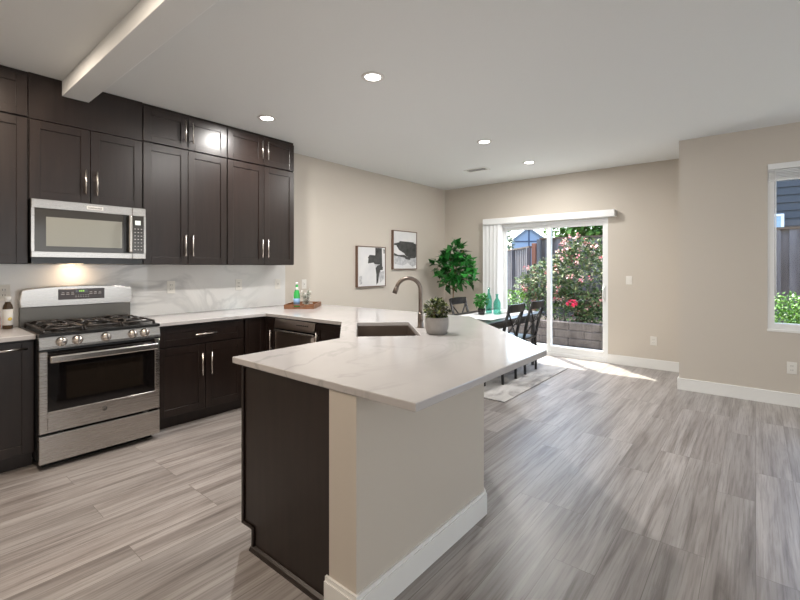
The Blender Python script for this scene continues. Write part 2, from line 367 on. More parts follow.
# ------------------------------------------------------------------ sliding glass door
d1 = thing('door_1', 'white sliding glass patio door onto the garden', 'door', (6.75, (DY0+DY1)/2, 0)); d1['kind'] = 'structure'
F0 = 0.055
MB().box(6.70, 6.84, DY0, DY0+0.03, 0, DZ).box(6.70, 6.84, DY1-0.03, DY1, 0, DZ).box(6.70, 6.84, DY0+0.03, DY1-0.03, DZ-0.045, DZ).box(6.69, 6.84, DY0+0.03, DY1-0.03, 0, 0.05).obj('door_frame', m_vinyl, d1)
def panel(y0, y1, x, sw, glassx):
    MBp = MB(); z0, z1 = 0.05, DZ-0.045
    MBp.box(x-0.02, x+0.02, y0, y0+sw[0], z0, z1, 0.003).box(x-0.02, x+0.02, y1-sw[1], y1, z0, z1, 0.003).box(x-0.02, x+0.02, y0+sw[0], y1-sw[1], z1-0.055, z1, 0.003).box(x-0.02, x+0.02, y0+sw[0], y1-sw[1], z0, z0+0.10, 0.003)
    p = MBp.obj('door_panel', m_vinyl, d1)
    MB().box(x-0.004, x+0.004, y0+sw[0]-0.005, y1-sw[1]+0.005, z0+0.095, z1-0.05).obj('glass_pane', m_glass, p)
    return p
pr = panel(DY0+0.03, 2.545, 6.735, (0.045, 0.06), 0)
panel(2.49, DY1-0.03, 6.79, (0.055, 0.055), 0)
h = MB(); h.tube([(6.713, 1.70, 0.90), (6.675, 1.70, 0.93), (6.668, 1.70, 1.0), (6.675, 1.70, 1.07), (6.713, 1.70, 1.10)], 0.012, 8); h.box(6.70, 6.716, 1.68, 1.72, 0.88, 1.12, 0.004)
h.obj('door_handle', m_vinyl, pr)
# valance and gathered vertical blinds
vb = thing('vertical_blind', 'white vertical blind gathered left of the glass door under a long white valance', 'blind', (6.63, 2.61, 2.11))
MB().box(6.575, 6.699, 1.530, 3.602, 2.101, 2.198, 0.004).obj('valance', m_vinyl, vb)
for i in range(9):
    y = 3.315 + i*0.034
    R = Matrix.Rotation(math.radians(-30 - 28*(i % 2)), 4, 'Z')
    MB().box(6.635-0.044, 6.635+0.044, y-0.0015, y+0.0015, 0.03, 2.101, rot=R).obj('blind_vane', m_vinyl, vb)

# ------------------------------------------------------------------ right window
w1 = thing('window_1', 'tall white framed window at the right edge looking onto a fence', 'window', (RX+0.08, (WY0+WY1)/2, WZ0)); w1['kind'] = 'structure'
fr = MB(); x0, x1 = RX+0.012, RX+0.12
fr.box(x0, x1, WY1-0.055, WY1, WZ0, WZ1).box(x0, x1, WY0, WY0+0.055, WZ0, WZ1).box(x0, x1, WY0+0.055, WY1-0.055, WZ1-0.06, WZ1).box(x0, x1, WY0+0.055, WY1-0.055, WZ0, WZ0+0.07)
fr.box(RX+0.04, RX+0.11, -1.15, -1.08, WZ0+0.07, WZ1-0.06)
f1 = fr.obj('window_frame', m_vinyl, w1)
for ya, yb in ((WY0+0.05, -1.145), (-1.085, WY1-0.05)):
    MB().box(RX+0.075, RX+0.083, ya, yb, WZ0+0.065, WZ1-0.055).obj('glass_pane', m_glass, w1)
MB().box(RX-0.006, RX+0.012, WY0-0.004, WY1+0.004, WZ0-0.012, WZ0+0.012, 0.003).obj('window_sill', m_trim, w1)
bl = thing('window_blind', 'white horizontal blind raised to the top of the window at right', 'blind', (RX+0.03, -1.1, WZ1))
MB().box(RX-0.012, RX+0.05, WY0+0.01, WY1-0.004, WZ1-0.062, WZ1-0.002, 0.003).obj('headrail', m_vinyl, bl)
for i in range(6):
    MB().box(RX-0.004, RX+0.046, WY0+0.015, WY1-0.01, WZ1-0.155+i*0.0155, WZ1-0.145+i*0.0155, 0.002).obj('slat', m_vinyl, bl)
MB().box(RX-0.002, RX+0.044, WY0+0.015, WY1-0.01, WZ1-0.176, WZ1-0.158, 0.002).obj('bottom_rail', m_vinyl, bl)
MB().tube([(RX-0.016, -0.155, WZ1-0.05), (RX-0.016, -0.155, WZ0+0.35)], 0.005, 8).obj('tilt_wand', m_vinyl, bl)

# ------------------------------------------------------------------ cabinets
def bar_pull(p, axis, ln, out, parent, r=0.0072):
    """bar handle centred at p on the door face, along axis, standing off along out"""
    p = Vector(p); a = Vector(axis); o = Vector(out); h = MB()
    c = p + o*0.032
    h.tube([c-a*ln/2, c+a*ln/2], r, 10)
    for s in (-1, 1):
        e = p + a*s*ln*0.36
        h.tube([e, e+o*0.032], r*0.8, 8)
    return h.obj('handle', m_nickel, parent)
def shaker(M, x0, x1, z0, z1, parent, name='door', rail=0.062, th=0.02):
    """shaker front in a local frame: x along width, front at y=-th facing -y"""
    b = MB(M); rl = min(rail, (z1-z0)*0.32)
    b.box(x0, x0+rail, -th, 0, z0, z1, 0.0015).box(x1-rail, x1, -th, 0, z0, z1, 0.0015)
    b.box(x0+rail, x1-rail, -th, 0, z1-rl, z1, 0.0015).box(x0+rail, x1-rail, -th, 0, z0, z0+rl, 0.0015)
    b.box(x0+rail-0.002, x1-rail+0.002, -th+0.009, -0.002, z0+rl-0.002, z1-rl+0.002)
    return b.obj(name, m_cab, parent)
def facing(loc, rot): return Matrix.Translation(loc) @ Matrix.Rotation(rot, 4, 'Z')
def pull(M, x, z, ln, vert, parent, th=0.02):
    R = M.to_3x3()
    return bar_pull(M @ Vector((x, -th, z)), R @ Vector((0, 0, 1) if vert else (1, 0, 0)), ln, R @ Vector((0, -1, 0)), parent)
UF = 4.11   # front of upper carcases; doors stand 20 mm proud
def upper(label, x0, x1, z0, z1, doors, pulls, group=None, name='wall_cabinet', closed=True):
    t = thing(name, label, 'cabinet', ((x0+x1)/2, (UF+WY)/2, z0), group)
    MB().box(x0, x1, UF, WY-0.001, z0, z1).obj('carcase', m_cab, t)
    M = facing((0, UF, 0), 0)
    for (a, c), p in zip(doors, pulls):
        d = shaker(M, a, c, z0+0.004, z1-0.006 if z1 < 2.7 else z1-0.03, t)
        if p: pull(M, p[0], p[1], 0.195, True, d)
    return t
SPL = 1.404+0.001
upper('tall dark upper cabinet left of the microwave at the left edge', 0.10, 0.692, SPL, 2.474, [(0.104, 0.395), (0.399, 0.688)], [(0.365, 1.58), (0.43, 1.58)])
upper('short dark cabinet at the ceiling in the upper left corner', 0.10, 0.692, 2.476, 2.809, [(0.104, 0.395), (0.399, 0.688)], [None, None])
upper('dark two-door upper cabinet directly above the microwave', 0.694, 1.452, 1.882, 2.474, [(0.698, 1.071), (1.075, 1.448)], [(1.036, 2.05), (1.112, 2.05)])
upper('tall dark two-door upper cabinet just right of the microwave', 1.454, 2.224, SPL, 2.474, [(1.458, 1.837), (1.841, 2.22)], [(1.805, 1.58), (1.873, 1.58)])
upper('tall dark two-door upper cabinet at the right end of the row', 2.226, 3.04, SPL, 2.474, [(2.23, 2.644), (2.648, 3.036)], [(2.612, 1.58), (2.68, 1.58)])
upper('short dark two-door cabinet at the ceiling just right of the beam panel', 1.454, 2.224, 2.476, 2.809, [(1.458, 1.837), (1.841, 2.22)], [(1.805, 2.635), (1.873, 2.635)])
upper('short dark two-door cabinet at the ceiling, right end of the upper row', 2.226, 3.04, 2.476, 2.809, [(2.23, 2.644), (2.648, 3.036)], [(2.612, 2.635), (2.68, 2.635)])
tag(MB().box(0.694, 1.452, 4.099, WY-0.001, 2.476, 2.809).obj('filler_panel', m_cab), 'plain dark wood panel under the ceiling where the white beam ends', 'panel')

BF = 3.85   # carcase front of the base cabinets on the left wall
def carc(b, x0, x1, y0, y1, top=0.884):   # facing -y with toe kick
    return b.box(x0, x1, y0, y1, 0.10, top).box(x0, x1, y0+0.05, y1, 0, 0.10)
t = thing('base_cabinet', 'dark base cabinet left of the range with one long horizontal pull', 'cabinet', (0.49, 4.1, 0))
carc(MB(), 0.30, 0.681, BF, WY-0.001).obj('carcase', m_cab, t)
M = facing((0, BF, 0), 0)
d = shaker(M, 0.304, 0.677, 0.11, 0.872, t); pull(M, 0.49, 0.828, 0.30, False, d)
t = thing('base_cabinet', 'dark base cabinet right of the range with a drawer over two doors', 'cabinet', (1.85, 4.1, 0))
carc(MB(), 1.452, 2.258, BF, WY-0.001).obj('carcase', m_cab, t)
d = shaker(M, 1.468, 2.25, 0.705, 0.872, t, 'drawer'); pull(M, 1.87, 0.785, 0.20, False, d)
d = shaker(M, 1.468, 1.875, 0.11, 0.693, t); pull(M, 1.838, 0.515, 0.20, True, d)
d = shaker(M, 1.880, 2.25, 0.11, 0.693, t); pull(M, 1.922, 0.515, 0.20, True, d)
# corner cabinet with a folding door in the inside corner
RF = 2.51   # carcase front of the right leg (faces -x)
t = thing('corner_cabinet', 'dark corner base cabinet with folding door between drawer cabinet and dishwasher', 'cabinet', (2.6, 3.9, 0))
MB().prism([(2.26, BF), (RF, BF), (RF, 3.668), (3.12, 3.668), (3.12, WY-0.001), (2.26, WY-0.001)], 0.10, 0.884).prism([(2.26, BF+.05), (RF+.05, BF+.05), (RF+.05, 3.668), (3.12, 3.668), (3.12, WY-0.001), (2.26, WY-0.001)], 0, 0.10).obj('carcase', m_cab, t)
shaker(M, 2.268, RF-0.021, 0.11, 0.872, t, rail=0.05)
Mr = facing((RF, 0, 0), -PI/2)      # local x -> -Y
d = shaker(Mr, -(BF-0.002), -3.674, 0.11, 0.872, t, rail=0.045); pull(Mr, -3.70, 0.655, 0.21, True, d)
# dishwasher
t = thing('dishwasher', 'stainless dishwasher under the counter on the right leg of the kitchen', 'dishwasher', (2.8, 3.35, 0))
MB().box(RF, 3.115, 3.042, 3.663, 0.10, 0.880).box(RF+0.05, 3.115, 3.042, 3.663, 0.0, 0.10).obj('body', m_black, t)
MB().box(2.487, RF, 3.045, 3.66, 0.11, 0.755, 0.004).obj('door', m_dws, t)
MB().prism([(RF, 0.785), (RF, 0.876), (2.492, 0.876), (2.482, 0.80), (2.482, 0.785)], 3.045, 3.66, 'y').obj('control_panel', m_dws, t)
MB().box(2.470, 2.492, 3.05, 3.655, 0.752, 0.772, 0.006, 2).obj('handle', m_nickel, t)
MB().box(2.4865, 2.488, 3.06, 3.10, 0.66, 0.74).obj('badge', m_mark, t)
s_ = MB()
for i in range(6): s_.box(2.479, 2.486, 3.14+i*0.03, 3.155+i*0.03, 0.835, 0.843)
s_.obj('buttons', m_slot, t)
# narrow cabinet
t = thing('base_cabinet', 'narrow dark base cabinet between the dishwasher and the sink corner', 'cabinet', (2.8, 2.87, 0))
MB().box(RF, 3.115, 2.70, 3.04, 0.10, 0.884).box(RF+0.05, 3.115, 2.70, 3.04, 0, 0.10).obj('carcase', m_cab, t)
d = shaker(Mr, -3.036, -2.715, 0.11, 0.872, t, rail=0.05); pull(Mr, -2.995, 0.70, 0.2, True, d)
# diagonal sink cabinet
t = thing('sink_cabinet', 'dark diagonal base cabinet below the sink, mostly hidden by the counter', 'cabinet', (2.4, 2.1, 0))
MB().prism([(1.935, 1.34), (2.08, 1.34), (3.115, 2.375), (3.115, 2.695), (2.511, 2.679), (1.94, 2.076)], 0.10, 0.66).obj('carcase', m_cab, t)
MB().prism([(1.98, 1.34), (2.08, 1.34), (3.115, 2.375), (3.115, 2.66), (2.56, 2.65), (1.98, 2.06)], 0, 0.10).obj('toe_kick', m_cab, t)
Md = facing((2.5, 2.668, 0), -PI*0.75)
MB(Md).box(0.0, 0.80, 0.0, 0.018, 0.66, 0.884).obj('front_rail', m_cab, t)
d = shaker(Md, 0.02, 0.405, 0.11, 0.872, t); pull(Md, 0.37, 0.70, 0.2, True, d)
d = shaker(Md, 0.41, 0.78, 0.11, 0.872, t); pull(Md, 0.445, 0.70, 0.2, True, d)
# peninsula cabinet with the big dark end panel
t = thing('peninsula_cabinet', 'dark wood peninsula cabinet whose plain notched end panel faces the camera', 'cabinet', (1.55, 1.66, 0))
MB().box(1.182, 1.93, 1.335, 1.965, 0.10, 0.884).box(1.182, 1.93, 1.335, 1.89, 0, 0.10).obj('carcase', m_cab, t)
out = [(1.334, 0.0), (1.896, 0.0), (1.896, 0.104), (1.987, 0.104), (1.987, 0.884), (1.334, 0.884)]
e = MB().prism(out, 1.166, 1.181, 'x').obj('end_panel', m_cab, t)
tr = MB()
tr.box(1.156, 1.166, 1.972, 1.990, 0.10, 0.884, 0.003).box(1.156, 1.166, 1.884, 1.990, 0.098, 0.114, 0.003).box(1.156, 1.166, 1.882, 1.900, 0.0, 0.114, 0.003)
tr.obj('edge_moulding', m_cab, t)
MB().prism([(1.166, 0), (1.146, 0), (1.146, 0.008), (1.152, 0.018), (1.166, 0.024)], 1.346, 1.90, 'y').obj('base_shoe', m_cab, t)
Mp = facing((0, 1.967, 0), PI)
d = shaker(Mp, -1.552, -1.19, 0.11, 0.872, t); pull(Mp, -1.515, 0.70, 0.2, True, d)
d = shaker(Mp, -1.92, -1.556, 0.11, 0.872, t); pull(Mp, -1.595, 0.70, 0.2, True, d)

# ------------------------------------------------------------------ countertops, sink, faucet
CT0, CT1 = 0.888, 0.92
tag(MB().box(0.285, 0.681, 3.79, WY-0.019, CT0, CT1, 0.003).obj('countertop', m_quartz), 'short white quartz countertop left of the range', 'countertop')
def sp(u, v): return (2.43 + 0.7071*u + 0.7071*v, 2.15 + 0.7071*u - 0.7071*v)
hole = [sp(-.37, -.215), sp(.37, -.215), sp(.37, .215), sp(-.37, .215)]
outer = [(1.444, WY-0.019), (1.444, 3.79), (2.47, 3.79), (2.49, 2.70), (1.905, 2.085), (1.155, 2.075), (1.155, 0.885), (2.365, 0.895), (3.52, 2.05), (3.52, WY-0.001), (3.161, WY-0.001), (3.161, WY-0.019)]
tag(MB().slab(outer, hole, CT0, CT1).obj('countertop', m_quartz, None, 0.004), 'large white quartz countertop wrapping from the range round to the peninsula', 'countertop')
s_ = MB(); zb = 0.69
b = s_.bm
def basin():
    o = [sp(-.40, -.245), sp(.40, -.245), sp(.40, .245), sp(-.40, .245)]
    i1 = [sp(-.366, -.211), sp(.366, -.211), sp(.366, .211), sp(-.366, .211)]
    i2 = [sp(-.355, -.20), sp(.355, -.20), sp(.355, .20), sp(-.355, .20)]
    o2 = [sp(-.372, -.217), sp(.372, -.217), sp(.372, .217), sp(-.372, .217)]
    L_ = [[b.verts.new((p[0], p[1], z)) for p in lp] for lp, z in ((o2, zb-.004), (o2, CT0-.006), (o, CT0-.006), (o, CT0-.001), (i1, CT0-.001), (i2, zb))]
    for A, B in zip(L_, L_[1:]):
        for k in range(4): b.faces.new((A[k], A[(k+1) % 4], B[(k+1) % 4], B[k]))
    b.faces.new(L_[-1]); b.faces.new(L_[0]); bmesh.ops.recalc_face_normals(b, faces=b.faces)
basin()
sk = thing('sink', 'stainless undermount sink set diagonally into the white countertop', 'sink', (2.43, 2.15, zb-.004))
s_.obj('basin', m_basin, sk)
MB().lathe((2.43, 2.15, zb), [(0.0, 0.001), (0.035, 0.001), (0.045, 0.004), (0.047, 0.0)], 20).obj('drain', m_steel, sk)
fx, fy = 2.632, 1.973
fa = thing('faucet', 'tall brushed gooseneck kitchen faucet behind the sink', 'faucet', (fx, fy, CT1))
MB().lathe((fx, fy, CT1), [(0.027, 0), (0.027, 0.004), (0.022, 0.012), (0.021, 0.10), (0.017, 0.115)], 20).obj('base', m_faucet, fa)
fd = Vector((-0.7071, 0.7071, 0)); f0 = Vector((fx, fy, 0))
path = [f0 + Vector((0, 0, CT1+0.10)), f0 + Vector((0, 0, 1.205))]
for k in range(1, 13):
    a = PI - k*PI*0.92/12
    path.append(f0 + fd*(0.092+0.092*math.cos(a)) + Vector((0, 0, 1.205+0.092*math.sin(a))))
MB().tube(path, 0.0155, 14).obj('spout', m_faucet, fa)
e0 = path[-1]; ed = (path[-1]-path[-2]).normalized()
MB().tube([e0-ed*0.002, e0+ed*0.012, e0+ed*0.05], [0.0165, 0.018, 0.0195], 14).obj('spray_head', m_faucet, fa)
MB().box(-.006, .006, -.006, .006, -.012, .012, 0.003, rot=None).obj('spray_button', m_faucet, fa).location = (e0 + ed*0.02 + Vector((0.013, 0.013, 0))) - f0 - Vector((0, 0, CT1))
sdv = Vector((-0.7071, -0.7071, 0)) * -1
MB().tube([f0+Vector((0, 0, CT1+0.055)), f0+sdv*-0.045+Vector((0, 0, CT1+0.06))], 0.012, 12).tube([f0+sdv*-0.04+Vector((0, 0, CT1+0.06)), f0+sdv*-0.055+Vector((0, 0, CT1+0.10))], [0.008, 0.006], 10).obj('lever', m_faucet, fa)

# ------------------------------------------------------------------ range
RX0, RX1 = 0.684, 1.441
rg = thing('range', 'stainless steel freestanding gas range with five burners', 'range', ((RX0+RX1)/2, 4.05, 0))
MB().box(RX0, RX1, 3.745, 4.40, 0.05, 0.90).box(RX0+.03, RX1-.03, 3.79, 4.38, 0.0, 0.05).obj('body', m_black, rg)
MB().box(RX0-.002, RX1, 3.705, 3.744, 0.045, 0.235, 0.006, 2).obj('storage_drawer', m_steel, rg)
od = MB()
od.box(RX0, RX0+0.045, 3.707, 3.744, 0.25, 0.805, 0.003).box(RX1-0.035, RX1, 3.707, 3.744, 0.25, 0.805, 0.003).box(RX0+0.045, RX1-0.035, 3.707, 3.744, 0.25, 0.392, 0.003)
door = od.obj('oven_door', m_steel, rg)
MB().box(RX0+0.045, RX1-0.035, 3.710, 3.744, 0.392, 0.805).obj('oven_window', m_blackglass, door)
MB().box(RX0+0.15, RX1-0.12, 3.7085, 3.7105, 0.46, 0.69).obj('window_view', mat('oven_interior_view', (0.016, 0.012, 0.009), 0.06, spec=0.6), door)
hb = MB(); hb.box(RX0+0.048, RX1-0.03, 3.646, 3.668, 0.732, 0.780, 0.009, 3)
for x in (RX0+0.09, RX1-0.075): hb.box(x-.012, x+.012, 3.665, 3.712, 0.748, 0.768, 0.002)
hb.obj('handle', m_nickel, door)
em = MB(); em.lathe((1.062, 3.707, 0.338), [(0.0, 0.0), (0.017, 0.0), (0.017, 0.002), (0.0, 0.002)], 24, axis=(0, -1, 0)).obj('emblem', mat('dark_emblem', (0.05, 0.05, 0.05), 0.3), door)
e_ = MB(); e_.tube([(1.062+0.0145*math.cos(a), 3.7045, 0.338+0.0145*math.sin(a)) for a in [k*2*PI/20 for k in range(21)]], 0.0013, 6, False)
e_.tube([(1.058+0.006*math.cos(a), 3.7045, 0.338+0.006*math.sin(a)) for a in [0.4+k*0.5 for k in range(11)]], 0.001, 6)
e_.tube([(1.067+0.005*math.cos(a), 3.7045, 0.338+0.006*math.sin(a)) for a in [0.9+k*0.5 for k in range(9)]], 0.001, 6)
e_.obj('emblem_monogram', m_knob, door)
MB().prism([(3.744, 0.822), (3.700, 0.822), (3.700, 0.84), (3.716, 0.906), (3.744, 0.906)], RX0-.001, RX1+.001, 'x').obj('control_panel', m_steel, rg)
for x in (0.804, 0.895, 1.069, 1.245, 1.329):
    kb = MB().lathe((x, 3.711, 0.865), [(0.034, 0.0), (0.034, 0.008), (0.028, 0.012), (0.026, 0.034), (0.0, 0.036)], 24, axis=(0, -1, 0.2)).obj('knob', m_knob, rg)
    MB().box(x-.0055, x+.0055, 3.668, 3.678, 0.850, 0.897, 0.002).obj('grip', m_knob, kb)
MB().box(RX0-.001, RX1+.001, 3.702, 4.335, 0.905, 0.928, 0.004, 2).obj('cooktop', m_black, rg)
for (bx, by, br_) in ((0.82, 3.86, 0.05), (0.82, 4.17, 0.042), (1.0625, 4.02, 0.055), (1.305, 3.86, 0.042), (1.305, 4.17, 0.05)):
    k = MB().lathe((bx, by, 0.928), [(br_, 0), (br_, 0.008), (br_*0.8, 0.014), (br_*0.8, 0.019), (0, 0.021)], 20).obj('burner', m_iron, rg)
for gi in range(3):
    gx0 = RX0+0.02+gi*0.2405; gx1 = gx0+0.236; g = MB(); z = 0.952
    for x in (gx0+.008, gx1-.008): g.tube([(x, 3.735, z-.024), (x, 3.75, z), (x, 4.29, z), (x, 4.305, z-.024)], 0.0075, 8)
    for y in (3.75, 4.02, 4.29): g.tube([(gx0+.008, y, z), (gx1-.008, y, z)], 0.0075, 8)
    xm = (gx0+gx1)/2
    for yc in (3.86, 4.17) if gi != 1 else (4.02,):
        for k in range(4):
            a = PI/4+k*PI/2; ca, sa = math.cos(a), math.sin(a); e = 0.098 if gi != 1 else 0.10
            g.tube([(xm+ca*e*1.35, yc+sa*e*1.1, z), (xm+ca*.10, yc+sa*.085, z+.016), (xm+ca*.028, yc+sa*.028, z+.012)], 0.0068, 8)
        ring = [(xm+.062*math.cos(k*PI/8), yc+.062*math.sin(k*PI/8), z+.012) for k in range(17)]
        g.tube(ring, 0.0055, 6, False)
    for x in (gx0+.008, gx1-.008):
        for y in (3.76, 4.28): g.tube([(x, y, 0.926), (x, y, z)], 0.006, 6)
    g.obj('grate', m_iron, rg)
MB().box(RX0+.003, RX1-.003, 4.336, 4.40, 0.905, 1.066).obj('back_riser', m_strip, rg)
arch = [(RX0+.004, 1.066), (RX1+.008, 1.066), (RX1+.012, 1.12)]
for k in range(11):
    f = k/10; arch.append((RX1+.004 - f*(RX1-RX0-.006), 1.203 + 0.028*math.sin(PI*f)**0.7))
arch += [(RX0-.004, 1.12)]
MB().prism(arch, 4.325, 4.40, 'y').obj('backguard', m_steel, rg, 0.006)
dp = MB().box(0.917, 1.235, 4.3195, 4.326, 1.117, 1.203, 0.002).obj('display_panel', m_display, rg)
b = MB()
for x0_ in (0.935, 0.967, 0.999, 1.125, 1.157, 1.189): b.box(x0_, x0_+0.022, 4.3185, 4.3198, 1.158, 1.163).box(x0_+.003, x0_+0.02, 4.3185, 4.3198, 1.172, 1.176)
for k in range(6): b.box(1.028+k*0.017, 1.038+k*0.017, 4.3185, 4.3198, 1.148, 1.152).box(1.028+k*0.017, 1.038+k*0.017, 4.3185, 4.3198, 1.135, 1.139)
b.obj('key_print', m_mark, dp)
MB().box(1.03, 1.115, 4.3187, 4.3198, 1.172, 1.196).obj('clock_window', m_blackglass, dp)
b = MB()
for k in range(3): b.box(1.055+k*0.013, 1.063+k*0.013, 4.3180, 4.3188, 1.178, 1.19)
b.obj('clock_digits', m_green_led, dp)

# ------------------------------------------------------------------ microwave
MX0, MX1, MF = 0.696, 1.452, 4.02
mw = thing('microwave', 'stainless over-the-range microwave with grey window and side keypad', 'microwave', ((MX0+MX1)/2, 4.2, 1.41))
MB().box(MX0+.002, MX1-.002, 4.05, WY-0.019, 1.452, 1.880).obj('body', m_black, mw)
MB().box(MX0+.01, MX1-.01, 4.07, 4.40, 1.408, 1.451).obj('vent_underside', m_black, mw)
XS = MX0+0.652
dd = MB(); z0, z1 = 1.452, 1.879
dd.box(MX0, XS, MF, 4.049, 1.812, z1, 0.003).box(MX0, XS, MF, 4.049, z0, 1.497, 0.003).box(MX0, MX0+.018, MF, 4.049, 1.497, 1.812)
dr = dd.obj('door', m_steel, mw)
MB().box(MX0+.018, XS, MF+.003, 4.049, 1.497, 1.812).obj('glass', m_mwglass, dr)
MB().box(MX0+.085, XS-.075, MF+.001, MF+.0035, 1.536, 1.752).obj('window', m_mwscreen, dr)
MB().box(XS-.062, XS-.006, MF+.0005, MF+.004, 1.5, 1.811).obj('handle_recess', m_black, dr)
h = MB(); h.box(XS-.036, XS-.010, MF-.042, MF-.024, 1.502, 1.810, 0.008, 2)
for z in (1.525, 1.785): h.box(XS-.030, XS-.016, MF-.026, MF+.004, z-.012, z+.012)
h.obj('handle', m_nickel, dr)
kp = MB(); kp.box(XS+.002, MX1, MF, 4.049, 1.812, z1, 0.003).box(XS+.002, MX1, MF, 4.049, z0, 1.497, 0.003).box(MX1-.016, MX1, MF, 4.049, 1.497, 1.812)
kp.obj('control_frame', m_steel, mw)
kb = MB().box(XS+.002, MX1-.016, MF+.002, 4.049, 1.497, 1.812).obj('keypad', m_mwglass, mw)
MB().box(XS+.022, XS+.064, MF+.0005, MF+.0025, 1.735, 1.772).obj('display', mat('lit_display', (0.5, 0.52, 0.5), 0.4, emit=(0.7, 0.75, 0.7), estr=0.5), kb)
for r_ in range(7):
    for c_ in range(3): MB().box(XS+.017+c_*.024, XS+.027+c_*.024, MF+.0005, MF+.0025, 1.525+r_*.029, 1.530+r_*.029).obj('key', m_mark, kb)
bd = MB().box(1.03, 1.14, MF-.003, MF+.001, 1.832, 1.858, 0.001).obj('badge', mat('white_badge', (0.75, 0.74, 0.72), 0.4), dr)
def text(name, s, size, loc, rot, m, parent, ext=0.0006):
    cu = bpy.data.curves.new(name, 'FONT'); cu.body = s; cu.size = size; cu.extrude = ext; cu.align_x = 'CENTER'; cu.align_y = 'CENTER'
    tmp = bpy.data.objects.new(name, cu); C.objects.link(tmp)
    bpy.context.view_layer.update()
    me = bpy.data.meshes.new_from_object(tmp.evaluated_get(bpy.context.evaluated_depsgraph_get()))
    bpy.data.objects.remove(tmp); me.materials.append(m)
    o = bpy.data.objects.new(name, me); C.objects.link(o); o.parent = parent
    o.location = Vector(loc) - base_of(parent); o.rotation_euler = rot; return o
text('badge_lettering', 'KitchenAid', 0.02, (1.085, MF-.0034, 1.845), (PI/2, 0, 0), m_slot, bd)
MB().box(0.98, 1.08, 4.30, 4.36, 1.4073, 1.409).obj('task_light_lens', m_warm, mw)
lamp('task_lamp', 'AREA', (1.03, 4.33, 1.403), (0, 0.2, -1), 0.7, (1.0, 0.72, 0.48), 0.10, parent=mw)

# ------------------------------------------------------------------ ceiling lights and vent
def can(label, x, y, e=24):
    t = thing('ceiling_light', label, 'ceiling light', (x, y, CZ), 'recessed ceiling lights')
    MB().lathe((x, y, CZ), [(0.058, -0.004), (0.058, -0.0005), (0.087, -0.0005), (0.087, -0.004), (0.080, -0.009), (0.062, -0.008), (0.058, -0.004)], 32, caps=False).obj('trim_ring', m_canring, t)
    MB().lathe((x, y, CZ), [(0.0, -0.005), (0.0575, -0.005), (0.0575, -0.0005), (0.0, -0.0005)], 32).obj('lens', m_lens, t)
    lamp('bulb', 'AREA', (x, y, CZ-0.012), (0, 0, -1), e, (1.0, 0.97, 0.93), 0.11, parent=t, shape='DISK')
    return t
can('large recessed ceiling light at top centre, nearest the camera', 2.36, 2.215)
can('recessed ceiling light just in front of the upper cabinets', 2.365, 3.61)
can('recessed ceiling light in the dining area, left of the last one', 4.385, 2.38, 28)
can('recessed ceiling light farthest away, nearest the sliding door', 5.64, 2.38, 19)
for x, y in ((0.35, 2.2), (0.35, 3.5)): lamp('bulb', 'AREA', (x, y, CZ-0.012), (0, 0, -1), 16, (1.0, 0.84, 0.68), 0.11, shape='DISK')
t = thing('ceiling_vent', 'small white rectangular ceiling vent near the far corner', 'vent', (5.58, 3.15, CZ), None)
v = MB(); v.box(5.49, 5.67, 2.98, 3.00, CZ-.008, CZ-.0003).box(5.49, 5.67, 3.30, 3.32, CZ-.008, CZ-.0003).box(5.49, 5.51, 3.0, 3.3, CZ-.008, CZ-.0003).box(5.65, 5.67, 3.0, 3.3, CZ-.008, CZ-.0003)
v.obj('frame', m_trim, t)
MB().box(5.51, 5.65, 3.0, 3.3, CZ-.002, CZ-.0003).obj('duct_opening', m_slot, t)
for i in range(7): MB().box(5.51, 5.65, 3.02+i*.04, 3.032+i*.04, CZ-.0075, CZ-.0025, rot=Matrix.Rotation(0.5, 4, 'X')).obj('slat', m_trim, t)

# ------------------------------------------------------------------ wall plates
def plate(label, M, kind):
    t = thing('wall_outlet' if kind != 'switch' else 'light_switch', label, 'outlet' if kind != 'switch' else 'switch', M.translation)
    MB(M).box(-.038, .038, -.006, 0.0, -.06, .06, 0.002).obj('cover_plate', m_plate, t)
    if kind == 'outlet':
        for z in (-.021, .021):
            r = MB(M).box(-.017, .017, -.009, -.005, z-.016, z+.016, 0.002).obj('receptacle', m_plate, t)
            MB(M).box(-.0085, -.0060, -.0098, -.0088, z-.006, z+.008).box(.0060, .0085, -.0098, -.0088, z-.006, z+.008).obj('slots', m_slot, r)
    elif kind == 'rocker':
        MB(M).box(-.017, .017, -.0095, -.005, -.034, .034, 0.002).obj('rocker', m_plate, t)
        MB(M).box(-.004, .004, -.0105, -.0094, -.005, .005).obj('indicator', m_slot, t)
    else:
        for x in (-.014, .014): MB(M).box(x-.005, x+.005, -.015, -.005, -.012, .012, 0.002).obj('toggle', m_plate, t)
    return t
BY = WY-0.018
def onwall(x, z, y=BY): return facing((x, y-0.0003, z), 0)
plate('white outlet on the backsplash behind the dark bottle at the left edge', onwall(0.605, 1.186), 'outlet')
plate('white outlet on the backsplash just right of the range', onwall(1.826, 1.184), 'outlet')
plate('white outlet on the backsplash under the far right upper cabinets', onwall(2.545, 1.186), 'outlet')
plate('white plate with one dark spot at the right end of the backsplash', onwall(3.05, 1.18), 'rocker')
plate('white plate on the beige wall behind the green bottle', onwall(3.455, 1.165, WY), 'rocker')
def onback(y, z): return facing((DX-0.0003, y, z), -PI/2)
plate('white light switch on the beige wall right of the glass door', onback(1.37, 1.198), 'switch')
plate('white outlet low on the beige wall right of the glass door', onback(1.07, 0.38), 'outlet')
plate('white outlet low on the wall beneath the right window', facing((RX-0.0003, -0.276, 0.38), -PI/2), 'outlet')

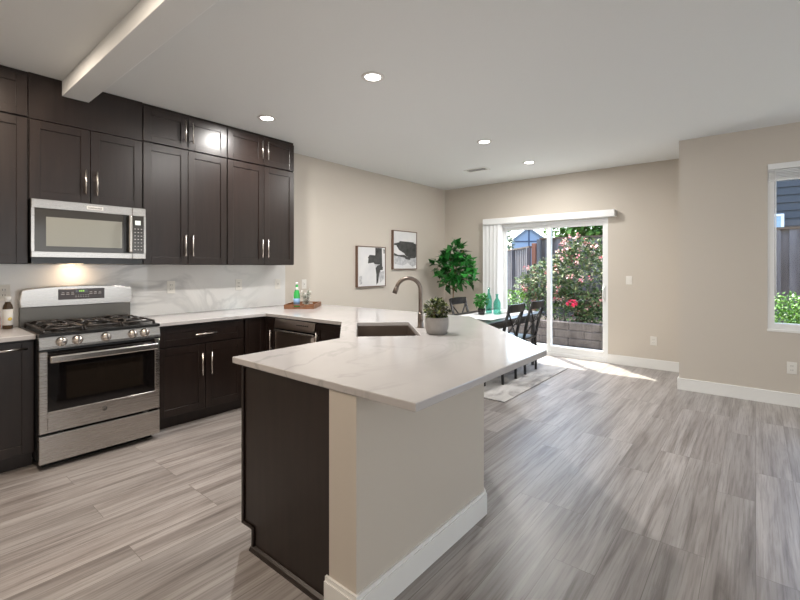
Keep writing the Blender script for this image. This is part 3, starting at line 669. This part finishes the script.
# ------------------------------------------------------------------ pictures
def picture(label, x0, x1, z0, z1, shapes):
    t = thing('framed_canvas', label, 'picture', ((x0+x1)/2, WY-0.02, z0), 'abstract canvases on the beige wall')
    fr = MB(); y0, y1 = WY-0.045, WY-0.0005
    fr.box(x0, x0+.012, y0, y1, z0, z1).box(x1-.012, x1, y0, y1, z0, z1).box(x0+.012, x1-.012, y0, y1, z0, z0+.012).box(x0+.012, x1-.012, y0, y1, z1-.012, z1)
    fr.obj('frame', m_frameoak, t)
    c = MB(); c.box(x0+.013, x1-.013, y0+.006, y1, z0+.013, z1-.013)
    W, Hh = x1-x0, z1-z0
    for mi, pts in shapes:
        c.mi = mi; k = 0.0006*(1+shapes.index((mi, pts)))
        c.prism([(x0+W*u, z0+Hh*v) for u, v in pts], y0+.0064-k, y0+.0068, 'y')
    c.obj('canvas', [m_canvas, m_char, m_midgrey], t)
picture('black and white abstract canvas hung lower, left of the pair', 4.372, 4.985, 1.088, 1.69,
    [(2, [(0.06, 0.06), (0.16, 0.08), (0.15, 0.28), (0.07, 0.26)]), (2, [(0.60, 0.55), (0.74, 0.56), (0.82, 0.36), (0.95, 0.40), (0.92, 0.18), (0.80, 0.10), (0.76, 0.24), (0.70, 0.3)]),
     (1, [(0.62, 0.97), (0.86, 0.97), (0.87, 0.50), (0.90, 0.50), (0.89, 0.42), (0.80, 0.41), (0.76, 0.31), (0.72, 0.10), (0.66, 0.05), (0.66, 0.30), (0.63, 0.46), (0.70, 0.53), (0.80, 0.55), (0.60, 0.56), (0.56, 0.60), (0.36, 0.58), (0.38, 0.70), (0.36, 0.72), (0.42, 0.79), (0.62, 0.78)]),
     (1, [(0.92, 0.94), (0.96, 0.94), (0.96, 0.84), (0.93, 0.83)])])
picture('black and white abstract canvas hung higher, right of the pair', 5.165, 5.78, 1.345, 1.97,
    [(2, [(0.05, 0.34), (0.3, 0.36), (0.6, 0.31), (0.96, 0.35), (0.96, 0.12), (0.8, 0.07), (0.6, 0.17), (0.4, 0.10), (0.05, 0.15)]),
     (1, [(0.04, 0.66), (0.25, 0.70), (0.26, 0.73), (0.86, 0.72), (0.87, 0.69), (0.97, 0.68), (0.97, 0.34), (0.92, 0.30), (0.70, 0.29), (0.66, 0.31), (0.5, 0.37), (0.45, 0.42), (0.24, 0.50), (0.12, 0.62), (0.04, 0.62)]),
     (1, [(0.04, 0.42), (0.2, 0.37), (0.45, 0.38), (0.6, 0.33), (0.5, 0.30), (0.2, 0.34), (0.04, 0.35)]),
     (1, [(0.48, 0.33), (0.72, 0.32), (0.70, 0.25), (0.5, 0.27)])])

# ------------------------------------------------------------------ things on the counters
# oil bottle
bx, by = 0.610, 4.30
t = thing('oil_bottle', 'dark amber bottle with white cap and cream label left of the range', 'bottle', (bx, by, CT1))
MB().lathe((bx, by, CT1), [(0.027, 0), (0.030, 0.005), (0.030, 0.158), (0.026, 0.178), (0.017, 0.195), (0.016, 0.205)], 24).obj('glass_body', m_amber, t)
lb = MB().lathe((bx, by, CT1), [(0.0306, 0.03), (0.0306, 0.148)], 24); lb.bm.faces.ensure_lookup_table()
lb.obj('label', m_lblcream, t)
MB().lathe((bx, by, CT1), [(0.019, 0.203), (0.019, 0.240), (0.0, 0.242)], 20).obj('cap', m_cap, t)
MB().lathe((bx+0.008, by-0.0306, CT1+0.075), [(0.0, -.0006), (0.013, -.0006), (0.013, .0012), (0, .0012)], 16, axis=(0.25, -1, 0)).obj('label_print', m_lblyellow, t)
t = thing('spice_jar', 'small orange jar at the very left edge of the counter', 'jar', (0.548, 4.33, CT1))
MB().lathe((0.548, 4.33, CT1), [(0.022, 0), (0.025, 0.004), (0.025, 0.085), (0.02, 0.093)], 20).obj('jar_body', m_orange, t)
MB().lathe((0.548, 4.33, CT1), [(0.022, 0.093), (0.022, 0.112), (0, 0.113)], 20).obj('lid', m_cap, t)
# tray with bottle and vase
TA = Vector((0.637, -0.771, 0)); TB = Vector((0.771, 0.637, 0)); TO = Vector((2.84, 4.006, CT1))
Mt = Matrix(((TA.x, TB.x, 0, TO.x), (TA.y, TB.y, 0, TO.y), (0, 0, 1, TO.z), (0, 0, 0, 1)))
t = thing('serving_tray', 'brown wooden serving tray on the counter corner', 'tray', TO)
TW, TD = 0.33, 0.44
MB(Mt).box(0, TW, 0, TD, 0, 0.010).obj('tray_base', m_walnut, t)
MB(Mt).box(0, 0.012, 0, TD, 0.010, 0.048).obj('tray_side', m_walnut, t); MB(Mt).box(TW-.012, TW, 0, TD, 0.010, 0.048).obj('tray_side', m_walnut, t)
for y in (0, TD-.012):
    MB(Mt).box(0.012, TW-.012, y, y+.012, 0.010, 0.022).box(0.012, 0.10, y, y+.012, 0.022, 0.036).box(0.23, TW-.012, y, y+.012, 0.022, 0.036).box(0.012, TW-.012, y, y+.012, 0.036, 0.048).obj('tray_end', m_walnut, t)
p = Mt @ Vector((0.10, 0.17, 0.0105)); bx, by, bz = p
t = thing('mineral_water_bottle', 'green glass water bottle with a blue label standing on the wooden tray', 'bottle', p)
MB().lathe(p, [(0.032, 0), (0.036, 0.006), (0.036, 0.135), (0.030, 0.165), (0.017, 0.205), (0.0135, 0.235), (0.0135, 0.262)], 24).obj('glass_body', m_bottle, t)
MB().lathe(p, [(0.0365, 0.025), (0.0365, 0.095)], 24).obj('label', m_lblblue, t)
MB().lathe(p, [(0.0235, 0.19), (0.018, 0.205), (0.0165, 0.222)], 24).obj('neck_label', m_lblgreen, t)
MB().lathe(p, [(0.0150, 0.252), (0.0150, 0.278), (0.0, 0.280)], 18).obj('cap', m_cap, t)
p = Mt @ Vector((0.21, 0.17, 0.0105))
t = thing('flower_vase', 'small clear glass of white flower sprigs on the wooden tray', 'vase', p)
MB().lathe(p, [(0.028, 0.0), (0.034, 0.004), (0.038, 0.075), (0.036, 0.075), (0.032, 0.008), (0.0, 0.006)], 20).obj('glass', m_clear, t)
b = MB(); b2 = MB()
for i in range(14):
    a = i*2.4; r_ = 0.012+0.055*random.random(); q = p + Vector((r_*math.cos(a), r_*math.sin(a), 0.09+random.random()*0.11))
    b.tube([p+Vector((r_*.2*math.cos(a), r_*.2*math.sin(a), 0.01)), q], 0.0012, 5)
    b2.blob_leaves(q, (0.016, 0.016, 0.014), 11, 0.024, 0.02, 0.1)
b.obj('stems', mat('dark_stem', (0.05, 0.05, 0.035), 0.7), t); b2.obj('blossoms', leafmat('white_sprig', [(0.10, 0.15, 0.09), (0.45, 0.48, 0.40), (0.75, 0.74, 0.70), (0.8, 0.79, 0.76)]), t)
b = MB()
for i in range(5): b.lathe(p + Vector((0.015*math.cos(i*1.3), 0.015*math.sin(i*1.3), 0.022)), [(0, -.011), (0.011, 0), (0, .011)], 8)
b.obj('pebbles', m_whitepot, t)
# planter by the faucet
px_, py_ = 2.462, 1.705
t = thing('potted_plant', 'small bushy plant in a round grey concrete pot beside the faucet', 'plant', (px_, py_, CT1))
MB().lathe((px_, py_, CT1), [(0.062, 0), (0.070, 0.004), (0.081, 0.04), (0.0835, 0.085), (0.082, 0.116), (0.076, 0.116), (0.075, 0.10), (0.0, 0.098)], 32).obj('pot', m_concrete, t)
MB().blob_leaves((px_, py_, CT1+0.165), (0.085, 0.085, 0.075), 720, 0.026, 0.017, 0.3).obj('foliage', m_leaf_pot, t)
b = MB()
for i in range(12): a = i*2.4; b.tube([(px_+.02*math.cos(a), py_+.02*math.sin(a), CT1+.095), (px_+.06*math.cos(a), py_+.06*math.sin(a), CT1+.18)], 0.002, 5)
b.obj('stems', m_stem, t)

# ------------------------------------------------------------------ dining area
tag(MB().box(4.05, 5.957, 1.97, 3.45, 0.0005, 0.011, 0.003).obj('rug', m_rug), 'grey and cream abstract rug under the dining table', 'rug')
RZ = 0.0115
TX0, TX1, TY0, TY1 = 4.27, 6.0, 2.30, 3.14
t = thing('dining_table', 'black dining table by the sliding door', 'table', (5.14, 2.72, RZ))
MB().box(TX0, TX1, TY0, TY1, 0.722, 0.75, 0.004).obj('tabletop', m_blackwood, t)
MB().box(TX0+.08, TX1-.08, TY0+.07, TY0+.09, 0.64, 0.722).box(TX0+.08, TX1-.08, TY1-.09, TY1-.07, 0.64, 0.722).box(TX0+.08, TX0+.10, TY0+.09, TY1-.09, 0.64, 0.722).box(TX1-.10, TX1-.08, TY0+.09, TY1-.09, 0.64, 0.722).obj('apron', m_blackwood, t)
for x in (TX0+.17, TX1-.16):
    for y in (TY0+.115, TY1-.115): MB().tube([(x, y, RZ), (x, y, 0.722)], [0.022, 0.032], 4, smooth=False).obj('leg', m_blackwood, t)
tag(MB().box(4.62, 5.95, 2.42, 2.98, 0.7503, 0.7535).obj('table_runner', m_runner), 'white striped runner laid along the black dining table', 'table runner')
def chair():
    t = thing('dining_chair', 'x', 'chair', (0, 0, 0), 'black cross-back dining chairs')
    MB().box(-.20, .20, -.20, .21, 0.43, 0.455, 0.008, 2).obj('seat', m_blackwood, t)
    for s in (-1, 1):
        MB().tube([(s*.175, -.20, 0), (s*.185, -.185, .44), (s*.192, -.215, .60), (s*.20, -.30, .925)], [.017, .02, .02, .017], 8).obj('leg', m_blackwood, t)
    for s in (-1, 1): MB().tube([(s*.18, .17, 0), (s*.18, .165, .43)], [.015, .019], 8).obj('leg', m_blackwood, t)
    tr = MB(); R = Matrix.Rotation(-0.26, 4, 'X')
    n = 8
    for k in range(n):
        f0_, f1_ = -1+2*k/n, -1+2*(k+1)/n
        for_y = lambda f: -.29 - 0.03*(1-f*f)
        tr.prism([(f0_*.205, for_y(f0_)-.01), (f1_*.205, for_y(f1_)-.01), (f1_*.205, for_y(f1_)+.01), (f0_*.205, for_y(f0_)+.01)], .84, .935)
    tr.obj('top_rail', m_blackwood, t)
    for s in (-1, 1): MB().tube([(s*.185, -.20, .50), (0, -.245+s*.006, .67), (-s*.19, -.28, .85)], .0095, 6).obj('cross_brace', m_blackwood, t)
    MB().tube([(-.18, -.19, .25), (.18, -.19, .25)], .009, 6).tube([(-.18, .165, .22), (.18, .165, .22)], .009, 6).obj('stretcher', m_blackwood, t)
    return t
ch = chair(); ch.location = (4.81, 2.475, RZ); ch['label'] = 'black cross-back dining chair on the near side of the table, left one'
c2 = copy_tree(ch); c2.location = (5.44, 2.475, RZ); c2['label'] = 'black cross-back dining chair on the near side of the table, closest to the sliding door'
c3 = copy_tree(ch); c3.location = (5.28, 2.995, RZ); c3.rotation_euler = (0, 0, PI); c3['label'] = 'black dining chair on the far side of the table, below the tall leafy tree'
RT = 0.7537
p = Vector((5.08, 2.80, RT))
t = thing('herb_pot', 'bright green herb in a small black pot on the dining table', 'plant', p)
MB().lathe(p, [(0.038, 0), (0.042, 0.003), (0.05, 0.085), (0.046, 0.085), (0.044, 0.075), (0, 0.073)], 20).obj('pot', m_black, t)
b = MB().blob_leaves(p+Vector((0, 0.0, 0.185)), (0.08, 0.08, 0.095), 190, 0.042, 0.036, 0.3); b.obj('foliage', m_leaf_tab, t)
b = MB()
for i in range(10): a = i*2.4; b.tube([p+Vector((.02*math.cos(a), .02*math.sin(a), .07)), p+Vector((.06*math.cos(a), .06*math.sin(a)+.02, .19))], .0025, 5)
b.obj('stems', m_leaf_tab, t)
def gbottle(label, p, h, r):
    p = Vector(p); t = thing('glass_bottle', label, 'bottle', p, 'teal glass bottles on the dining table')
    MB().lathe(p, [(r*.85, 0), (r, 0.01), (r, h*.55), (r*.75, h*.68), (r*.35, h*.80), (r*.32, h*.95), (r*.42, h*.96), (r*.42, h), (r*.28, h), (r*.26, h*.8), (r*.7, h*.66), (r*.92, h*.54), (r*.92, 0.016), (0, 0.014)], 24).obj('glass_body', m_teal, t)
gbottle('taller pale teal glass bottle beside the herb pot on the table', (5.265, 2.79, RT), 0.35, 0.042)
gbottle('shorter wide teal glass bottle on the table, right of the taller one', (5.23, 2.65, RT), 0.27, 0.048)
t = MB().box(5.30, 5.40, 2.57, 2.67, RT, RT+.045, 0.012, 2).obj('folded_napkin', m_white); tag(t, 'white folded napkin on the table right of the teal bottles', 'napkin')
# tall ficus in the corner
fx, fy = 6.12, 3.90
t = thing('ficus_tree', 'tall leafy green ficus tree standing in the far corner', 'plant', (fx, fy, 0))
MB().lathe((fx, fy, 0), [(0.13, 0), (0.15, 0.01), (0.19, 0.34), (0.175, 0.34), (0.17, 0.30), (0, 0.295)], 28).obj('pot', m_whitepot, t)
b = MB(); b.tube([(fx, fy, 0.29), (fx+.005, fy+.01, 0.7), (fx, fy, 1.05)], [.016, .014, .011], 8)
tips = []
for i in range(11):
    a = i*2.4; rr = 0.16+0.2*random.random(); z = 1.12+0.055*i
    tip = Vector((fx+rr*math.cos(a)*.75, fy+rr*math.sin(a), z)); tips.append(tip)
    b.tube([(fx, fy, 0.98+0.02*i), ((fx+tip.x)/2, (fy+tip.y)/2, z-.1), tip], [.007, .006, .004], 6)
b.obj('trunk', m_stem, t)
b = MB(); rnd = random.Random(5)
cl = [((fx, fy, 1.37), (.25, .25, .25), 140), ((fx, fy-.05, 1.60), (.15, .17, .14), 60), ((fx-.05, fy+.20, 1.42), (.14, .14, .18), 36), ((fx, fy-.34, 1.40), (.09, .09, .12), 24), ((fx, fy+.02, 1.17), (.22, .28, .12), 58), ((fx, fy-.2, 1.25), (.2, .2, .15), 36)]
for c_, r_, n_ in cl: b.blob_leaves(c_, r_, n_, 0.145, 0.11, 0.2, rnd)
b.obj('foliage', m_leaf_fic, t)

# ------------------------------------------------------------------ outdoors
struct('patio', MB().box(6.86, 8.18, -4, 9, -0.20, -0.09), m_patio, 'pale concrete patio outside the sliding door')
struct('garden_soil', MB().box(8.18, 40, -8, 40, -0.5, -0.095), m_bed, 'dark garden soil behind the retaining wall')
struct('planting_bed', MB().box(8.42, 10.4, -3.9, 7.0, -0.09, 0.24), m_bed, 'raised planting bed of dark mulch')
rw = thing('retaining_wall', 'low grey concrete block wall below the rose bush', 'garden wall', (8.3, 2, -0.09))
for j in range(3):
    z = -0.09+j*0.145
    for i in range(20):
        y = -3.9 + i*0.55 + (0.27 if j % 2 else 0)
        MB().box(8.20+j*.015, 8.415, y+.001, y+.549, z, z+.145, 0.012).obj('block', m_block, rw)
def plank_fence(name, label, p0, p1, z0, zt0, zt1, bw=0.14, side=1):
    p0, p1 = Vector(p0), Vector(p1); d = p1-p0; L_ = d.length; d.normalize(); nrm = Vector((-d.y, d.x, 0))*side
    t = thing(name, label, 'fence', (p0.x, p0.y, z0)); b = MB(); n = int(L_/bw)
    for k in range(n):
        a = p0 + d*(k*bw); off = nrm*(0.025 if k % 2 else -0.035)
        zt = zt0 + (zt1-zt0)*k/n
        M = Matrix(((d.x, nrm.x, 0, a.x+off.x), (d.y, nrm.y, 0, a.y+off.y), (0, 0, 1, 0), (0, 0, 0, 1)))
        old = b.M; b.M = M; b.box(-0.012, bw+.012 if k % 2 else bw-.012, -.009, .009, z0, zt-.02); b.M = old
    b.obj('boards', m_fence, t)
    M = Matrix(((d.x, nrm.x, 0, p0.x), (d.y, nrm.y, 0, p0.y), (0, 0, 1, 0), (0, 0, 0, 1)))
    cp = MB(M)
    z_ = lambda x: zt0 + (zt1-zt0)*x/L_
    cp.prism([(0, z_(0)-.02), (L_, z_(L_)-.02), (L_, z_(L_)+.02), (0, z_(0)+.02)], -.06, .06, 'y').obj('cap_rail', m_darktrim if False else m_bark, t)
    for f in [k*2.4 for k in range(int(L_/2.4)+1)]: MB(M).box(f-.045, f+.045, .04, .12, z0, z_(f)-.02).obj('post', m_fence, t)
    return t
plank_fence('wood_fence', 'weathered grey board fence behind the rose bush', (10.5, 4.14), (10.5, -6.5), -0.095, 2.09, 2.09, side=-1)
plank_fence('wood_fence', 'weathered grey board fence sloping away left of the rose bush', (10.56, 4.40), (18.0, 9.4), -0.095, 1.90, 2.02, side=1)
tag(MB().box(10.41, 10.53, 4.225, 4.33, -0.095, 1.98, 0.005).obj('fence_post', m_post), 'rust-brown post where the two garden fences meet', 'post')
# rose bush
t = thing('rose_bush', 'large rose bush with pink and cream blooms outside the glass door', 'bush', (9.0, 2.9, 0.24))
rnd = random.Random(3); b = MB()
b.blob_leaves((9.15, 2.60, 1.15), (0.62, 0.82, 0.78), 3000, 0.085, 0.055, 0.45, rnd)
b.blob_leaves((9.15, 3.35, 1.02), (0.5, 0.62, 0.55), 1300, 0.085, 0.055, 0.45, rnd)
b.blob_leaves((9.1, 3.82, 0.98), (0.35, 0.32, 0.28), 380, 0.08, 0.05, 0.3, rnd)
b.blob_leaves((9.2, 2.85, 1.75), (0.3, 0.35, 0.28), 300, 0.08, 0.05, 0.3, rnd)
b.blob_leaves((8.78, 2.7, 0.44), (0.28, 0.9, 0.22), 900, 0.07, 0.045, 0.2, rnd)
b.obj('foliage', m_leaf_rose, t)
b = MB()
for i in range(130):
    lob = rnd.choice([((9.15, 2.60, 1.15), (0.64, 0.84, 0.80))]*3 + [((9.15, 3.4, 1.02), (0.52, 0.66, 0.57)), ((9.2, 2.85, 1.78), (0.32, 0.35, 0.28))])
    v = Vector((rnd.uniform(-1, .3), rnd.uniform(-1, 1), rnd.uniform(-.8, 1))).normalized()*rnd.uniform(.92, 1.04)
    q = Vector(lob[0]) + Vector((v.x*lob[1][0], v.y*lob[1][1], v.z*lob[1][2]))
    b.blob_leaves(q, (0.035, 0.035, 0.03), 9, 0.045, 0.04, 0.1, rnd)
bl_ = b.obj('blossoms', m_petal, t); bl_['kind'] = 'stuff'
MB().blob_leaves((8.5, 2.74, 0.70), (0.05, 0.09, 0.05), 45, 0.06, 0.05, 0.2).obj('bloom_cluster', m_pink, t)['label'] = 'cluster of hot pink roses low on the bush'
b = MB()
for i in range(9): a = i*0.7; b.tube([(9.15, 2.7+.05*i-.2, 0.23), (9.1+.2*math.cos(a), 2.7+.45*math.sin(a), 0.9)], [.02, .012], 6)
b.obj('canes', m_bark, t)
def shrub(name, label, c, rad, n, ln, m, cat='shrub', base=0.0, trunk=True, shell=0.4, group=None):
    t = thing(name, label, cat, (c[0], c[1], base), group)
    MB().blob_leaves(c, rad, n, ln, ln*.6, shell, random.Random(int(c[0]*77+c[1]*13))).obj('foliage' if cat == 'shrub' else 'crown', m, t)
    MB().tube([(c[0], c[1], base), (c[0], c[1], c[2])], [max(.02, rad[0]*.07), .015], 6).obj('stem' if cat == 'shrub' else 'trunk', m_bark, t)
    return t
shrub('low_shrub', 'small bright green shrub below the left side of the rose bush', (8.66, 4.06, 0.58), (0.20, 0.42, 0.32), 800, 0.07, m_leaf_low, base=0.24)
shrub('low_shrub', 'bright green shrub outside the window at right', (7.55, -0.36, 0.42), (0.42, 0.66, 0.62), 6500, 0.05, m_leaf_low, base=-0.09)
# trees and houses beyond the fences
shrub('leafy_tree', 'bright green tree beyond the fence, above the rose bush', (16.5, 4.0, 3.7), (1.6, 1.95, 2.2), 8000, 0.25, m_leaf_tree, 'tree', -0.095, group='trees beyond the fence')
shrub('leafy_tree', 'bright green tree beyond the fence, above the brown corner post', (21.0, 7.3, 3.6), (1.3, 0.75, 1.6), 600, 0.26, m_leaf_tree, 'tree', -0.095, group='trees beyond the fence')
shrub('leafy_tree', 'grey-green tree at the left edge of the glass door', (24.0, 11.75, 2.5), (0.8, 0.5, 1.5), 900, 0.25, m_leaf_dk, 'tree', -0.095, group='trees beyond the fence')
hx, hy = 57.0, 24.1
Mh = facing((hx, hy, 0), -math.radians(66))
t = thing('neighbour_house', 'pale blue gabled house in the distance beyond the left fence', 'house', (hx, hy, -0.095))
gz = 5.15; pk = 6.7
MB(Mh).prism([(-2.3, -0.09), (2.0, -0.09), (2.0, gz), (0.0, pk), (-2.0, gz), (-2.3, gz)], 0, 6, 'y').obj('wall', m_bluehouse, t)
MB(Mh).prism([(-2.35, gz-.25), (0, pk), (0, pk+.25), (-2.35, gz)], -.3, 6.2, 'y').prism([(2.35, gz-.25), (0, pk), (0, pk+.25), (2.35, gz)], -.3, 6.2, 'y').obj('roof', m_roof, t)
MB(Mh).box(-2.2, 2.0, -.06, 0, gz-.3, gz-.12).box(-.08, .12, -.06, 0, 2.0, pk-.1).obj('trim_board', m_darktrim, t)
t = thing('neighbour_house', 'dark slate-blue lap-sided house beyond the fence at right', 'house', (14.2, -2.6, -0.095))
b = MB()
for k in range(28):
    z = -0.09+k*0.19; b.prism([(14.0, z), (14.03, z+.19), (14.3, z+.19), (14.3, z)], -6, 0.9, 'y')
b.obj('siding', m_siding, t)
MB().prism([(13.6, 5.2), (14.3, 5.2), (17.5, 7.4), (17.4, 7.5)], -6.3, 1.2, 'y').obj('roof', m_roof, t)
wf = MB().box(13.95, 14.04, -.53, -.47, 1.5, 2.68).box(13.95, 14.04, .35, .41, 1.5, 2.68).box(13.95, 14.04, -.47, .35, 2.62, 2.68).box(13.95, 14.04, -.47, .35, 1.5, 1.56).obj('window', m_vinyl, t)
MB().box(13.98, 14.03, -.47, .35, 1.56, 2.62).obj('pane', m_skyglass, wf)
